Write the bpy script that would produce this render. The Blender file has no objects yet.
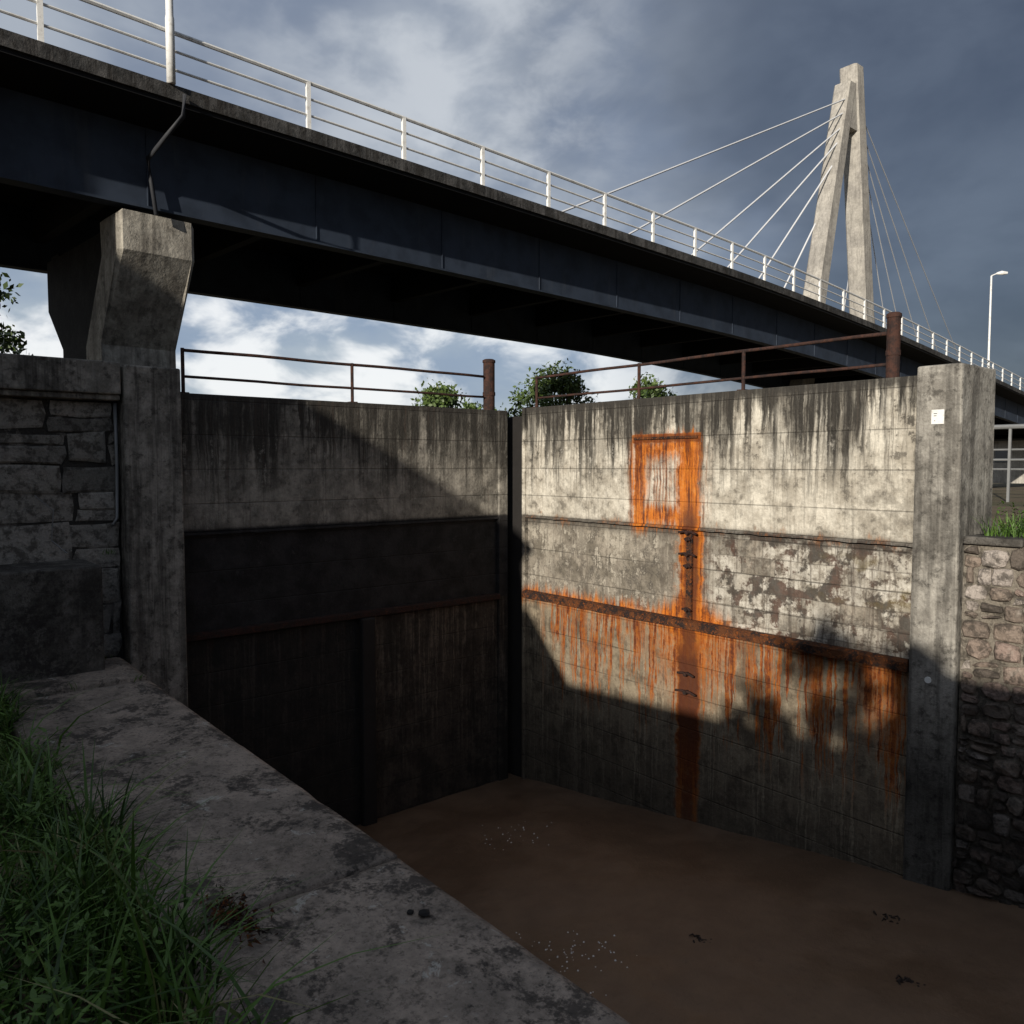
import bpy, math, random
import numpy as np
from mathutils import Vector, noise as mnoise
random.seed(7); rng=np.random.default_rng(7)
scene=bpy.context.scene
col=scene.collection
R=math.radians
# ------------------------------------------------------------------ node helper
class S:
    def __init__(s,g,k): s.g=g; s.k=k
    def _m(s,op,o=None,rev=False,o2=None):
        n=s.g.nt.nodes.new('ShaderNodeMath'); n.operation=op
        a,b=(s,o) if not rev else (o,s)
        for i,v in enumerate((a,b,o2)):
            if v is None: continue
            if isinstance(v,S): s.g.nt.links.new(v.k,n.inputs[i])
            else: n.inputs[i].default_value=v
        return S(s.g,n.outputs[0])
    def __add__(s,o): return s._m('ADD',o)
    __radd__=__add__
    def __mul__(s,o): return s._m('MULTIPLY',o)
    __rmul__=__mul__
    def __sub__(s,o): return s._m('SUBTRACT',o)
    def __rsub__(s,o): return s._m('SUBTRACT',o,True)
    def __truediv__(s,o): return s._m('DIVIDE',o)
    def mx(s,o): return s._m('MAXIMUM',o)
    def mn(s,o): return s._m('MINIMUM',o)
    def abs(s): return s._m('ABSOLUTE')
    def fract(s): return s._m('FRACT')
    def floor(s): return s._m('FLOOR')
    def sm(s,a,b,c=0.,d=1.):
        n=s.g.nt.nodes.new('ShaderNodeMapRange'); n.interpolation_type='SMOOTHSTEP'
        s.g.nt.links.new(s.k,n.inputs[0])
        for i,v in zip((1,2,3,4),(a,b,c,d)):
            if isinstance(v,S): s.g.nt.links.new(v.k,n.inputs[i])
            else: n.inputs[i].default_value=v
        return S(s.g,n.outputs[0])
class G:
    def __init__(g,nt): g.nt=nt
    def new(g,t): return g.nt.nodes.new(t)
    def inp(g,sock,v):
        if isinstance(v,S): g.nt.links.new(v.k,sock)
        elif isinstance(v,tuple) and len(v)==3 and sock.type=='RGBA': sock.default_value=(*v,1)
        else: sock.default_value=v
    def pos(g):
        n=g.new('ShaderNodeNewGeometry'); return S(g,n.outputs['Position'])
    def sep(g,v):
        n=g.new('ShaderNodeSeparateXYZ'); g.inp(n.inputs[0],v); return [S(g,o) for o in n.outputs]
    def vec(g,x=0.,y=0.,z=0.):
        n=g.new('ShaderNodeCombineXYZ')
        for i,v in enumerate((x,y,z)): g.inp(n.inputs[i],v)
        return S(g,n.outputs[0])
    def noise(g,v,scale=1.,detail=5.,rough=.55,dist=0.):
        n=g.new('ShaderNodeTexNoise'); g.inp(n.inputs['Vector'],v)
        n.inputs['Scale'].default_value=scale; n.inputs['Detail'].default_value=min(detail,5.)
        n.inputs['Roughness'].default_value=rough; n.inputs['Distortion'].default_value=dist
        return S(g,n.outputs[0])
    def mix(g,f,a,b,mode='MIX'):
        n=g.new('ShaderNodeMix'); n.data_type='RGBA'; n.blend_type=mode; n.clamp_factor=True
        g.inp(n.inputs[0],f); g.inp(n.inputs[6],a); g.inp(n.inputs[7],b); return S(g,n.outputs[2])
    def scl(g,c,f):
        return g.mix(1.0,c,g.vec(f,f,f),'MULTIPLY')
    def attr(g,name):
        n=g.new('ShaderNodeAttribute'); n.attribute_name=name; return S(g,n.outputs['Fac'])
def mat(name,fn):
    m=bpy.data.materials.new(name); m.use_nodes=True; nt=m.node_tree; nt.nodes.clear()
    g=G(nt); out=nt.nodes.new('ShaderNodeOutputMaterial'); b=nt.nodes.new('ShaderNodeBsdfPrincipled')
    nt.links.new(b.outputs[0],out.inputs[0])
    r=fn(g)
    g.inp(b.inputs['Base Color'],r['c']); g.inp(b.inputs['Roughness'],r.get('r',.85))
    g.inp(b.inputs['Metallic'],r.get('m',0.))
    b.inputs['Specular IOR Level'].default_value=r.get('s',.3)
    if 'h' in r:
        bp=nt.nodes.new('ShaderNodeBump'); bp.inputs['Strength'].default_value=r.get('bs',.6); bp.inputs['Distance'].default_value=r.get('bd',.02)
        g.inp(bp.inputs['Height'],r['h']); nt.links.new(bp.outputs[0],b.inputs['Normal'])
    return m
# ------------------------------------------------------------------ materials
def box(u,a,b,e): return u.sm(a-e,a+e)*u.sm(b-e,b+e,1.,0.)
def gate_mat(right):
    def f(g):
        P=g.pos(); x,y,z=g.sep(P); u = x if right else y
        nb=g.noise(P,.9,4,.6); nm=g.noise(P,3.2,5,.68); nf=g.noise(P,28,4,.7)
        n5=g.noise(P,8,5,.72); n14=g.noise(P,15,4,.7)
        us=u+(nm-.5)*.07+(n5-.5)*.025
        st=g.noise(g.vec(us*3.6,.3,z*.35),1.,4,.65); st2=g.noise(g.vec(us*11.,3.3,z*.6),1.,4,.72); st3=g.noise(g.vec(us*30.,7.3,z*.9),1.,4,.72)
        bz=z/.39+.13; bl=(bz.fract()-.5).abs().sm(.472,.5)*nb.sm(.3,.5)
        # upper plaster
        hi=z.sm(-.45,.55)
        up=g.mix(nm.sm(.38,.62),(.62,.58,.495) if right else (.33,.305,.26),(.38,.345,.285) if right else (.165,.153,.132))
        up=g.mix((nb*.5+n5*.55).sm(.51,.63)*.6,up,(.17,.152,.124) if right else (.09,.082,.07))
        up=g.mix(st2.sm(.47,.62)*(hi*.6+.15),up,(.10,.09,.075))
        dep=st.sm(.30,.64)*1.35+st2.sm(.35,.65)*.5-.10
        drip=(z+(n5-.5)*.35).sm(.84-dep,.98-dep*.38)
        drip=(drip*(st3.sm(.3,.6)*.45+st2.sm(.3,.55)*.5+.2)).mn(1.)
        up=g.mix(drip*(.97 if right else .92),up,(.024,.022,.019))
        up=g.mix((n5*.6+nm*.4).sm(.54,.60)*(hi*.5+.35),up,(.05,.045,.038))
        up=g.mix(box(z+n5*.12,.80,.97,.05)*.8,up,(.035,.032,.028))
        up=g.mix(st3.sm(.51,.66)*(hi*.4+.3),up,(.06,.052,.043))
        up=g.mix((st2*.5+n5*.5).sm(.56,.65)*.6*z.sm(.5,.1),up,(.70,.66,.58) if right else (.40,.38,.33))
        up=g.mix((z+n5*.2).sm(-.56,-.66)*.5,up,(.06,.05,.04))
        # middle
        cr=(z/.19+.4+(nm-.5)*.25); row=cr.floor(); cu=(u/.43+row*.37+(nm-.5)*.2)
        jn=((cr.fract()-.5).abs().sm(.44,.5)).mx((cu.fract()-.5).abs().sm(.47,.5))
        cell=g.noise(g.vec(cu.floor()*5.3,row*3.7,.5),1.,0)
        if right:
            mid=g.mix(nm.sm(.38,.62),(.31,.275,.225),(.15,.132,.105))
            mid=g.mix(n5.sm(.46,.58)*.8,mid,(.075,.066,.056))
            pl=(st2*.3+n5*.5+nb*.3).sm(.545,.60)*u.sm(3.3,2.9)
            mid=g.mix(pl*.7,mid,(.50,.455,.375))
            zr=u.sm(3.35,3.7)
            wh=g.mix(n5.sm(.40,.60),(.56,.53,.465),(.33,.30,.25))
            mid=g.mix(zr*(nb*.5+cell*.5+n5*.3).sm(.48,.66)*.9,mid,wh)
            b1=(g.noise(P,4.6,5,.66)*.75+cell*.22+n14*.15).sm(.555,.62)
            mid=g.mix(b1*.9*zr,mid,g.mix(nm.sm(.42,.58),(.075,.038,.027),(.040,.034,.029)))
            b2=(n14*.6+n5*.4).sm(.53,.60)*zr
            mid=g.mix(b2*.7,mid,(.10,.083,.066))
            mid=g.mix(st3.sm(.50,.62)*zr*.45,mid,(.09,.065,.05))
            gm=g.noise(g.vec(u*2.2,4.,z*3.),1.,3).sm(.50,.58)*u.sm(4.7,5.2)*box(z,-1.35,-.95,.1)
            mid=g.mix(gm*.8,mid,(.14,.105,.035))
            mid=g.mix(jn*.55*u.sm(3.,4.),mid,(.06,.05,.042))
            dk=(z+n5*.25).sm(-.80,-.64)
            mid=g.mix(dk*.8,mid,(.045,.04,.035))
            mid=g.mix(st2.sm(.51,.63)*.5,mid,(.05,.04,.033))
        else:
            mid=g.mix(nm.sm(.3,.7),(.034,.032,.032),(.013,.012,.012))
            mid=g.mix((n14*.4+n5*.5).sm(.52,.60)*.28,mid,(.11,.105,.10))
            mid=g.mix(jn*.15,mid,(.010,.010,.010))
        fine=(st3*.55+n5*.2+st2*.25)
        if right:
            lo=g.mix((nm*.6+st2*.4).sm(.38,.62),(.25,.205,.145),(.13,.105,.075))
            lo=g.mix(fine.sm(.50,.60)*.75,lo,(.58,.50,.36))
            lo=g.mix((st*.5+nm*.5).sm(.50,.60)*.55,lo,(.055,.043,.030))
            lo=g.mix((st3*.6+n5*.4).sm(.53,.63)*.65,lo,(.045,.036,.027))
            lo=g.mix(n14.sm(.56,.66)*.4,lo,(.05,.04,.03))
            lo=g.mix((z+st*.8).sm(-2.3,-3.9)*.7,lo,(.032,.027,.022))
        else:
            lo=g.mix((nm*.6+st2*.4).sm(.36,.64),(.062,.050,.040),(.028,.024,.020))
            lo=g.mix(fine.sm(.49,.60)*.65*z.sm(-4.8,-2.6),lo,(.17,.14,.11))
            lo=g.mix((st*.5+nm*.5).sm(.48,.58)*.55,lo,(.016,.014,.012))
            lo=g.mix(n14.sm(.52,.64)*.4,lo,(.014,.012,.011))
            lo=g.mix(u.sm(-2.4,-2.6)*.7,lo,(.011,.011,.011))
        zz=z+(n5-.5)*.05
        c=g.mix(zz.sm(-.75,-.71),mid,up)
        c=g.mix(z.sm(-1.96,-1.93),lo,c)
        c=g.mix(bl*.4,c,(.03,.026,.022))
        c=g.scl(c,nf*.8+.6)
        # rust
        wx=u+(nm-.5)*.16+(n5-.5)*.12; wz=z+(g.noise(g.vec(u*14.,.1,z*.9),1.,5,.7)-.5)*.55
        br=st2.sm(.34,.58)
        if right:
            hb=box(z+(n5-.5)*.05,.27,.38,.02)*box(u,2.36,3.42,.03)
            lb=box(wx,2.34,2.60,.10)*box(wz,-.85,.36,.14)*(br*.55+.45)
            rb=box(wx,3.08,3.42,.08)*box(wz,-.85,.36,.06)*(br*.3+.7)
            tb=box(wz,.08,.34,.16)*box(wx,2.4,3.4,.05)*.85
            bb=box(wz,-.76,-.48,.14)*box(wx,2.42,3.4,.08)*.85
            gl=box(wx,2.28,3.55,.14)*box(wz,-.75,.3,.14)*(st3.sm(.40,.64)*.5+.12)
            U=hb.mx(lb).mx(rb).mx(bb).mx(gl).mx(tb)
            wob=(g.noise(g.vec(.3,.2,z*3.),1.,3)-.5)*.08
            colm=box(wx+wob,3.10,3.44,.05)*z.sm(-.55,-.62)*(z.sm(-4.8,-3.0)*.6+.4)
            hal=(1.-(wx-3.26).abs()*2.4).sm(.0,.8)*z.sm(-.6,-.7)*z.sm(-3.0,-2.2)*(n5.sm(.36,.6)*.5)
            tri=(1.-((wx-3.26).abs()*1.0+(wz+1.86).abs()*1.3)).sm(.1,.8)*z.sm(-1.0,-1.9)
            tri2=(1.-((wx-3.26).abs()*.48+(wz+1.95).abs()*.48)).sm(.15,.9)*z.sm(-1.88,-1.96)*(fine.sm(.40,.56)*.75+.22)
            band=box(wz,-1.98,-1.78,.14)*(u.sm(3.6,2.6)*.75+.18)*(nb.sm(.3,.6)*.5+.5)
            dl=st2.sm(.38,.60)*1.7+st3*.8-.3
            dr=(z+1.95+dl).sm(0.,1.0)*z.sm(-1.90,-1.97)*(st3.sm(.38,.58)*.85+.15)*st2.sm(.34,.54)*u.sm(.45,.9)
            e=box(wx,5.36,5.84,.12)*z.sm(-1.9,-2.)*z.sm(-3.2,-2.1)*(fine.sm(.38,.56)*.85+.12)
            sd=u.sm(.15,.4)*box(wz,-.80,-.70,.06)*nm.sm(.4,.6)*.35
            rr=U.mx(colm).mx(tri).mx(tri2).mx(band).mx(dr*.95).mx(e*.9).mx(sd).mx(hal)
            rr=(rr*(n5.sm(.26,.50)*.35+.68)).mn(1.)
            rr=rr.sm(.03,.82)
            dark=(colm*z.sm(-1.75,-2.4)*.95).mx((n5*.45+st3*.55).sm(.46,.60)*.85).mx(box(wx+wob,3.16,3.38,.06)*.85*z.sm(-.3,-.7)).mx(hb*.7).mx(rb*st3.sm(.42,.58)*.8).mx(dr*.45).mx(lb*st3.sm(.45,.6)*.7)
        else:
            rr=(z+1.95+st2.sm(.5,.7)*.9).sm(0.,.7)*z.sm(-1.90,-1.97)*.10+st3.sm(.58,.68)*z.sm(-1.,-.5)*.12
            rr=rr.mn(1.); dark=n5.sm(.25,.5)*.95
        rc=g.mix(st3.sm(.35,.62),(.55,.155,.010),(.27,.056,.006))
        rc=g.mix((n5*.6+n14*.4).sm(.52,.40)*.4,rc,(.66,.24,.025))
        rc=g.mix((1.-rr)*.5,rc,(.36,.165,.045)) if right else rc
        rc=g.mix(dark,rc,(.060,.015,.006))
        c=g.mix(rr*.96,c,rc)
        h=nm*.6+n5*.5+nf*.25-bl*.3+n14*.2
        return dict(c=c,r=.86,h=h,bs=.8,bd=.03,s=.25)
    return f
M={}
M['gateR']=mat('weathered_concrete_rust',gate_mat(True))
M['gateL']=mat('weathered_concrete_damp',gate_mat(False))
def conc(a,b,grime=.6,sc=1.,lich=0.,drips=0.,boards=False,low=None):
    def f(g):
        P=g.pos(); x,y,z=g.sep(P)
        nb=g.noise(P,.8*sc,4,.6); nm=g.noise(P,3.*sc,5,.7); nf=g.noise(P,30*sc,4,.75); n5=g.noise(P,9*sc,5,.72)
        c=g.mix(nm.sm(.38,.62),a,b)
        c=g.mix((nb*.6+n5*.4).sm(.47,.60)*grime,c,tuple(v*.3 for v in b))
        c=g.mix(n5.sm(.54,.66)*grime,c,(.03,.027,.023))
        if drips:
            st=g.noise(g.vec(x*7.,y*7.,z*.4),1.,4,.7); c=g.mix(st.sm(.46,.62)*drips,c,(.03,.027,.024))
            st=g.noise(g.vec(x*11.+4.,y*11.,z*.6),1.,4,.7); c=g.mix(st.sm(.56,.68)*drips*.6,c,tuple(min(1,v*1.35) for v in a))
        if lich:
            v=g.noise(P,5.5,5,.78,.4); c=g.mix(v.sm(.61,.65)*lich,c,(.43,.41,.36))
            v2=g.noise(P,17.,5,.75); c=g.mix(v2.sm(.61,.67)*lich*.5,c,(.33,.30,.26))
            v3=g.noise(P,38.,4,.75); c=g.mix(v3.sm(.55,.63)*.45,c,(.03,.026,.024))
            v4=g.noise(P,2.4,5,.8,.3); v5=g.noise(P,26,4,.8); c=g.mix((v4*.7+v5*.3).sm(.50,.58)*.8,c,(.026,.023,.021))
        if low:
            c=g.scl(c,(z+nm*.5).sm(low[0],low[1])*.75+.25)  # paints shade into the pier: colour darkens towards its foot
        h=nm*.5+n5*.5+nf*.35
        if boards:
            bl=((z/.3).fract()-.5).abs().sm(.46,.5); h=h-bl*.3; c=g.mix(bl*.4,c,(.03,.03,.03))
        c=g.scl(c,nf*.9+.55)
        return dict(c=c,r=.88,h=h,bs=.9,bd=.03,s=.25)
    return f
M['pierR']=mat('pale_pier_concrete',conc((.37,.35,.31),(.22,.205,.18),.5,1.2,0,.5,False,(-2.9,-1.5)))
M['pierL']=mat('grey_pier_concrete',conc((.33,.305,.265),(.165,.153,.132),.6,1.2,0,.6))
M['coping']=mat('coping_concrete',conc((.35,.285,.23),(.23,.19,.155),.4,1.2,.75))
M['block']=mat('dark_block_concrete',conc((.14,.13,.115),(.07,.065,.057),.6,1.4,.15,.3))
M['basin']=mat('basin_concrete',conc((.12,.10,.085),(.06,.05,.04),.7,1.,0,.8,True))
M['brpier']=mat('bridge_pier_concrete',conc((.45,.42,.36),(.29,.265,.225),.35,.7,0,.4))
M['brshade']=mat('shade_painted_bridge_pier_concrete',conc((.035,.032,.029),(.02,.019,.017),.5,.7,0,.4))  # shade on the pier's side under the deck, put into the colour
M['pylon']=mat('pylon_concrete',conc((.43,.405,.36),(.33,.31,.28),.18,.3,0,.25))
M['edge']=mat('bridge_edge_concrete',conc((.10,.096,.092),(.045,.045,.044),.7,.8,0,.8))
def stonef(cols,mort,dk=.65,mott=.5):
    def f(g):
        P=g.pos(); t=g.attr('tint'); n5=g.noise(P,9,5,.72); nm=g.noise(P,3,5,.7); nf=g.noise(P,40,4,.75)
        t2=(t*7.13).fract(); t3=(t*13.7).fract()
        c=g.mix(t.sm(.2,.8),cols[0],cols[1]); c=g.mix(t2.sm(.55,.8),c,cols[2]); c=g.mix(t3.sm(.78,.85)*.9,c,cols[3])
        c=g.mix(t.sm(-.5,-.4,1.,0.),c,mort)
        c=g.mix(n5.sm(.45,.60)*.75,c,(.045,.039,.032)); c=g.mix(nm.sm(.54,.64)*mott,c,(.42,.38,.33))
        x,y,z=g.sep(P); c=g.scl(c,(z+nm*.9).sm(-3.0,-1.0)*dk+(1.-dk))  # lower stones darkened in the colour to deepen their shade
        c=g.scl(c,nf*1.1+.45)
        return dict(c=c,r=.85,h=n5*.8+nf*.45+nm*.4,bs=1.,bd=.04)
    return f
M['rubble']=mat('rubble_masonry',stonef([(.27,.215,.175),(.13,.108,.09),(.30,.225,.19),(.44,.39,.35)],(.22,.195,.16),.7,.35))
M['ashlar']=mat('block_masonry',stonef([(.30,.28,.245),(.17,.16,.14),(.24,.225,.195),(.36,.335,.295)],(.04,.037,.033),0.,.4))
def simple(c,r=.6,m=0.,var=.4,sc=6.,s=.3,bs=.3):
    def f(g):
        P=g.pos(); n=g.noise(P,sc,5,.65); n2=g.noise(P,sc*6,4,.6)
        return dict(c=g.scl(c,n*var*2+(1.-var)),r=r,m=m,h=n2*.5+n*.5,bs=bs,bd=.01,s=s)
    return f
def rustf(g):
    P=g.pos(); n=g.noise(P,14,5,.7); n2=g.noise(P,50,4,.7)
    c=g.mix(n.sm(.4,.6),(.060,.027,.019),(.027,.016,.014)); c=g.mix(n2.sm(.58,.68)*.35,c,(.15,.06,.03))
    return dict(c=c,r=.85,h=n+n2*.5,bs=.8,bd=.01)
M['rust']=mat('rusted_iron',rustf)
def rustd(o):
    def f(g):
        P=g.pos(); n=g.noise(P,9,5,.7); n2=g.noise(P,35,4,.75)
        c=g.mix(n.sm(.42,.58),(.09*o+.02,.028*o+.01,.012),(.022,.014,.012)); c=g.mix(n2.sm(.55,.65)*.7*o,c,(.32,.085,.012))
        return dict(c=c,r=.8,h=n+n2*.6,bs=1.,bd=.03)
    return f
M['rustd']=mat('dark_rusted_iron',rustd(1.)); M['rustk']=mat('dull_rusted_iron',rustd(.2))
M['black']=mat('dark_timber',simple((.018,.016,.015),.8))
M['twig']=mat('wet_dark_twigs',simple((.03,.02,.015),.7))
M['pipe']=mat('dark_grey_pipe',simple((.04,.042,.048),.6))
def steelf(g):
    P=g.pos(); x,y,z=g.sep(P); n=g.noise(P,2.,5,.6); st=g.noise(g.vec(x*3.,y*3.,z*.5),1.,5,.7)
    c=g.mix(n.sm(.35,.7),(.038,.051,.076),(.024,.032,.048)); c=g.mix(st.sm(.54,.68)*.4,c,(.065,.072,.085))
    return dict(c=c,r=.6,h=n,bs=.15,bd=.01,s=.3)
M['steel']=mat('blue_grey_painted_steel',steelf)
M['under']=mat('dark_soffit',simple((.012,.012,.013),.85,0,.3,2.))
def whitef(g):
    P=g.pos(); n=g.noise(P,8,5,.7); n2=g.noise(P,30,4,.7)
    c=g.mix(n.sm(.5,.65)*.5,(.78,.78,.76),(.45,.42,.37)); c=g.mix(n2.sm(.62,.7)*.6,c,(.2,.1,.05))
    return dict(c=c,r=.5,s=.3)
M['white']=mat('white_paint',whitef)
M['cable']=mat('pale_cable_sheath',simple((.60,.61,.63),.5,0,.1,5.))
M['galv']=mat('galvanised_metal',simple((.22,.225,.225),.55,.3,.3,5.))
M['brick']=mat('old_brick',simple((.22,.10,.07),.85))
M['slate']=mat('slate_roof',simple((.08,.085,.09),.6))
M['glass']=mat('window_glass',simple((.02,.025,.03),.1,0,.1,5.,.6,0))
M['asphalt']=mat('asphalt',simple((.05,.05,.052),.85,0,.3,8.))
def mudf(g):
    P=g.pos(); nb=g.noise(P,.7,4,.6); nm=g.noise(P,3,5,.65); nf=g.noise(P,18,5,.75); n40=g.noise(P,60,4,.7)
    c=g.mix(nm.sm(.35,.65),(.142,.090,.056),(.118,.074,.046)); c=g.mix(nb.sm(.42,.62)*.4,c,(.082,.051,.033))
    c=g.mix(nf.sm(.59,.69)*.4,c,(.035,.022,.015)); c=g.mix(n40.sm(.67,.73)*.2,c,(.24,.19,.14))
    return dict(c=c,r=nb.sm(.40,.60,.62,.34),h=nm*.5+nf*.3+n40*.1,bs=.5,bd=.03,s=.45)
M['mud']=mat('wet_mud',mudf)
def groundf(g):
    P=g.pos(); nb=g.noise(P,.12,5,.6); nm=g.noise(P,1.6,5,.7); nf=g.noise(P,18,5,.7)
    c=g.mix(nb.sm(.42,.58),(.17,.125,.08),(.10,.09,.045)); c=g.mix(nm.sm(.4,.65)*.6,c,(.05,.04,.026)); c=g.mix(nf.sm(.5,.7)*.4,c,(.19,.14,.09))
    return dict(c=c,r=.95,h=nm+nf*.4,bs=.8,bd=.04)
M['ground']=mat('soil_and_turf',groundf)
def leafm(a,b,c3):
    def f(g):
        t=g.attr('tint'); c=g.mix(t.sm(0.,.7),a,b); c=g.mix(t.sm(.85,.97),c,c3)
        return dict(c=c,r=.5,s=.35)
    return f
M['grass']=mat('grass_blades',leafm((.020,.048,.008),(.080,.155,.024),(.20,.17,.08)))
M['leaf']=mat('tree_leaves',leafm((.03,.055,.015),(.085,.13,.032),(.14,.15,.05)))
M['bark']=mat('bark',simple((.08,.06,.045),.9))
# ------------------------------------------------------------------ mesh helper
class MB:
    def __init__(s): s.v=[]; s.f=[]; s.t=[]; s.cur=.5
    def add(s,vs,fs):
        b=len(s.v); s.v+= [tuple(p) for p in vs]; s.t+=[s.cur]*len(vs); s.f+=[tuple(b+i for i in f) for f in fs]
    def box(s,x0,x1,y0,y1,z0,z1):
        s.add([(x0,y0,z0),(x1,y0,z0),(x1,y1,z0),(x0,y1,z0),(x0,y0,z1),(x1,y0,z1),(x1,y1,z1),(x0,y1,z1)],
              [(0,3,2,1),(4,5,6,7),(0,1,5,4),(1,2,6,5),(2,3,7,6),(3,0,4,7)]); return s
    def hexa(s,p):
        s.add(p,[(0,3,2,1),(4,5,6,7),(0,1,5,4),(1,2,6,5),(2,3,7,6),(3,0,4,7)]); return s
    def loft(s,rings,cap=True,closed=True):
        n=len(rings[0]); vs=[p for r in rings for p in r]; fs=[]
        for i in range(len(rings)-1):
            for j in range(n if closed else n-1):
                k=(j+1)%n; fs.append((i*n+j,i*n+k,(i+1)*n+k,(i+1)*n+j))
        if cap: fs.append(tuple(range(n))[::-1]); fs.append(tuple((len(rings)-1)*n+j for j in range(n)))
        s.add(vs,fs); return s
    def tube(s,pts,r,n=8):
        pts=[Vector(p) for p in pts]; rs=r if isinstance(r,(list,tuple)) else [r]*len(pts); rings=[]
        up=Vector((0,0,1))
        for i,p in enumerate(pts):
            d=(pts[min(i+1,len(pts)-1)]-pts[max(i-1,0)]).normalized()
            a=d.cross(up if abs(d.z)<.9 else Vector((1,0,0))).normalized(); b=d.cross(a)
            rings.append([p+(a*math.cos(2*math.pi*k/n)+b*math.sin(2*math.pi*k/n))*rs[i] for k in range(n)])
        return s.loft(rings)
    def obj(s,name,m,parent=None,base=None,bevel=0,smooth=False,cat=None,label=None,group=None,kind=None):
        me=bpy.data.meshes.new(name); base=Vector(base) if base else (Vector(parent['wb']) if parent else Vector((0,0,0)))
        me.from_pydata([(v[0]-base.x,v[1]-base.y,v[2]-base.z) for v in s.v],[],s.f)
        a=me.attributes.new('tint','FLOAT','POINT'); a.data.foreach_set('value',s.t)
        me.validate(); me.update()
        o=bpy.data.objects.new(name,me); col.objects.link(o); me.materials.append(m)
        import bmesh
        if len(s.f)<20000:
            bm=bmesh.new(); bm.from_mesh(me); bmesh.ops.recalc_face_normals(bm,faces=bm.faces); bm.to_mesh(me); bm.free()
        if smooth:
            for p in me.polygons: p.use_smooth=True
        if bevel:
            md=o.modifiers.new('b','BEVEL'); md.width=bevel; md.segments=2; md.limit_method='ANGLE'
        o['wb']=tuple(base)
        if parent: o.parent=parent; o.location=base-Vector(parent['wb'])
        else: o.location=base
        tag(o,cat,label,group,kind); return o
def tag(o,cat=None,label=None,group=None,kind=None):
    if cat: o['category']=cat
    if label: o['label']=label
    if group: o['group']=group
    if kind: o['kind']=kind
def empty(name,base,cat,label,group=None):
    o=bpy.data.objects.new(name,None); o.empty_display_size=.2; col.objects.link(o); o.location=base; o['wb']=tuple(base); tag(o,cat,label,group); return o
def grid(xs,ys,hf,skip=None):
    m=MB(); nx=len(xs); vs=[(x,y,hf(x,y)) for y in ys for x in xs]; fs=[]
    for j in range(len(ys)-1):
        for i in range(nx-1):
            if skip and skip((xs[i]+xs[i+1])/2,(ys[j]+ys[j+1])/2): continue
            fs.append((j*nx+i,j*nx+i+1,(j+1)*nx+i+1,(j+1)*nx+i))
    m.add(vs,fs); return m
def lin(a,b,n): return [a+(b-a)*i/(n-1) for i in range(n)]
def nz(x,y,z=0,s=1.): return mnoise.noise(Vector((x*s,y*s,z*s)))
# ------------------------------------------------------------------ ground, mud
def gh(x,y):
    far=max(0,min(1,(math.hypot(x,y)-18)/30))
    if y>=.3 and x>-.9: z=-.70
    elif y<=-6.9: z=-2.03+ .10*nz(x,y,3,.9)+(.12 if y<-7.2 else 0)
    else: z=-2.22 if (x>.5) else -2.08
    return z+ far*.6*nz(x,y,0,.03)
xs=[-4000,-1200,-500,-250]+lin(-120,-20,16)+lin(-16,-1,12)+[-.31]+lin(.2,14.4,40)+[14.5]+lin(16,100,20)+[250,600,1500,4000]
ys=[-4000,-1200,-300]+lin(-100,-14,18)+lin(-12,-7.3,12)+[-6.95,-6.72,-5.7]+[-3,-1]+[.3,.69]+lin(1.5,20,16)+lin(25,150,26)+[300,600,1500,4000]
g=grid(xs,ys,gh,lambda x,y:-.35<x<14.45 and -5.75<y<.28)
g.obj('ground',M['ground'],kind='structure',smooth=False)
def mh(x,y): return -4.74+.135*max(x,0)+.018*nz(x,y,0,.7)+.010*nz(x,y,5,2.2)+.007*nz(x,y,9,7)
grid(lin(-.3,14.4,200),lin(-5.8,.25,90),mh).obj('mud_ground',M['mud'],smooth=True,kind='structure')
# ------------------------------------------------------------------ right gate
gate=empty('lock_gate',(3,0.15,-5.6),'lock gate','pale concrete lock gate with bright orange rust streaks and iron straps')
p=MB()
p.box(.30,5.87,0,.36,-.735,.83)
p.box(.30,5.87,.035,.355,-1.9,-.735)
p.box(.30,5.87,.012,.35,-5.8,-1.9)
p.obj('gate_panel',M['gateR'],gate,bevel=.008)
MB().box(.235,.298,-.03,.37,-5.8,.84).obj('mitre_post',M['gateR'],gate,bevel=.015)
MB().box(-.36,.232,.02,.36,-5.8,.72).obj('dark_gap_filler',M['black'],gate,bevel=.01)  # black filler standing in for the shaded gap between the gates
m=MB(); n=60
m.loft([[(x,-.075-.012*nz(x,1,1,3),-1.945+.012*nz(x,2,1,4)),(x,.03,-1.95),(x,.03,-1.84),(x,-.03,-1.84+.012*nz(x,5,1,5)),(x,-.072-.012*nz(x,7,1,5),-1.862+.01*nz(x,9,1,4))] for x in lin(.30,5.865,n)])
m.obj('walling_rail',M['rustd'],gate)
m=MB(); m.loft([[(x,-.026-.008*nz(x,1,5,4),-.765+.012*nz(x,1,3,6)),(x,.034,-.767),(x,.034,-.7355),(x,-.022-.01*nz(x,3,5,6),-.737+.006*nz(x,1,3,9))] for x in lin(.30,5.87,90)])
m.obj('ledge',M['gateR'],gate)
MB().box(3.23,3.31,-.004,.03,-1.838,-.77).obj('iron_strap',M['rustd'],gate,bevel=.004)
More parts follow.
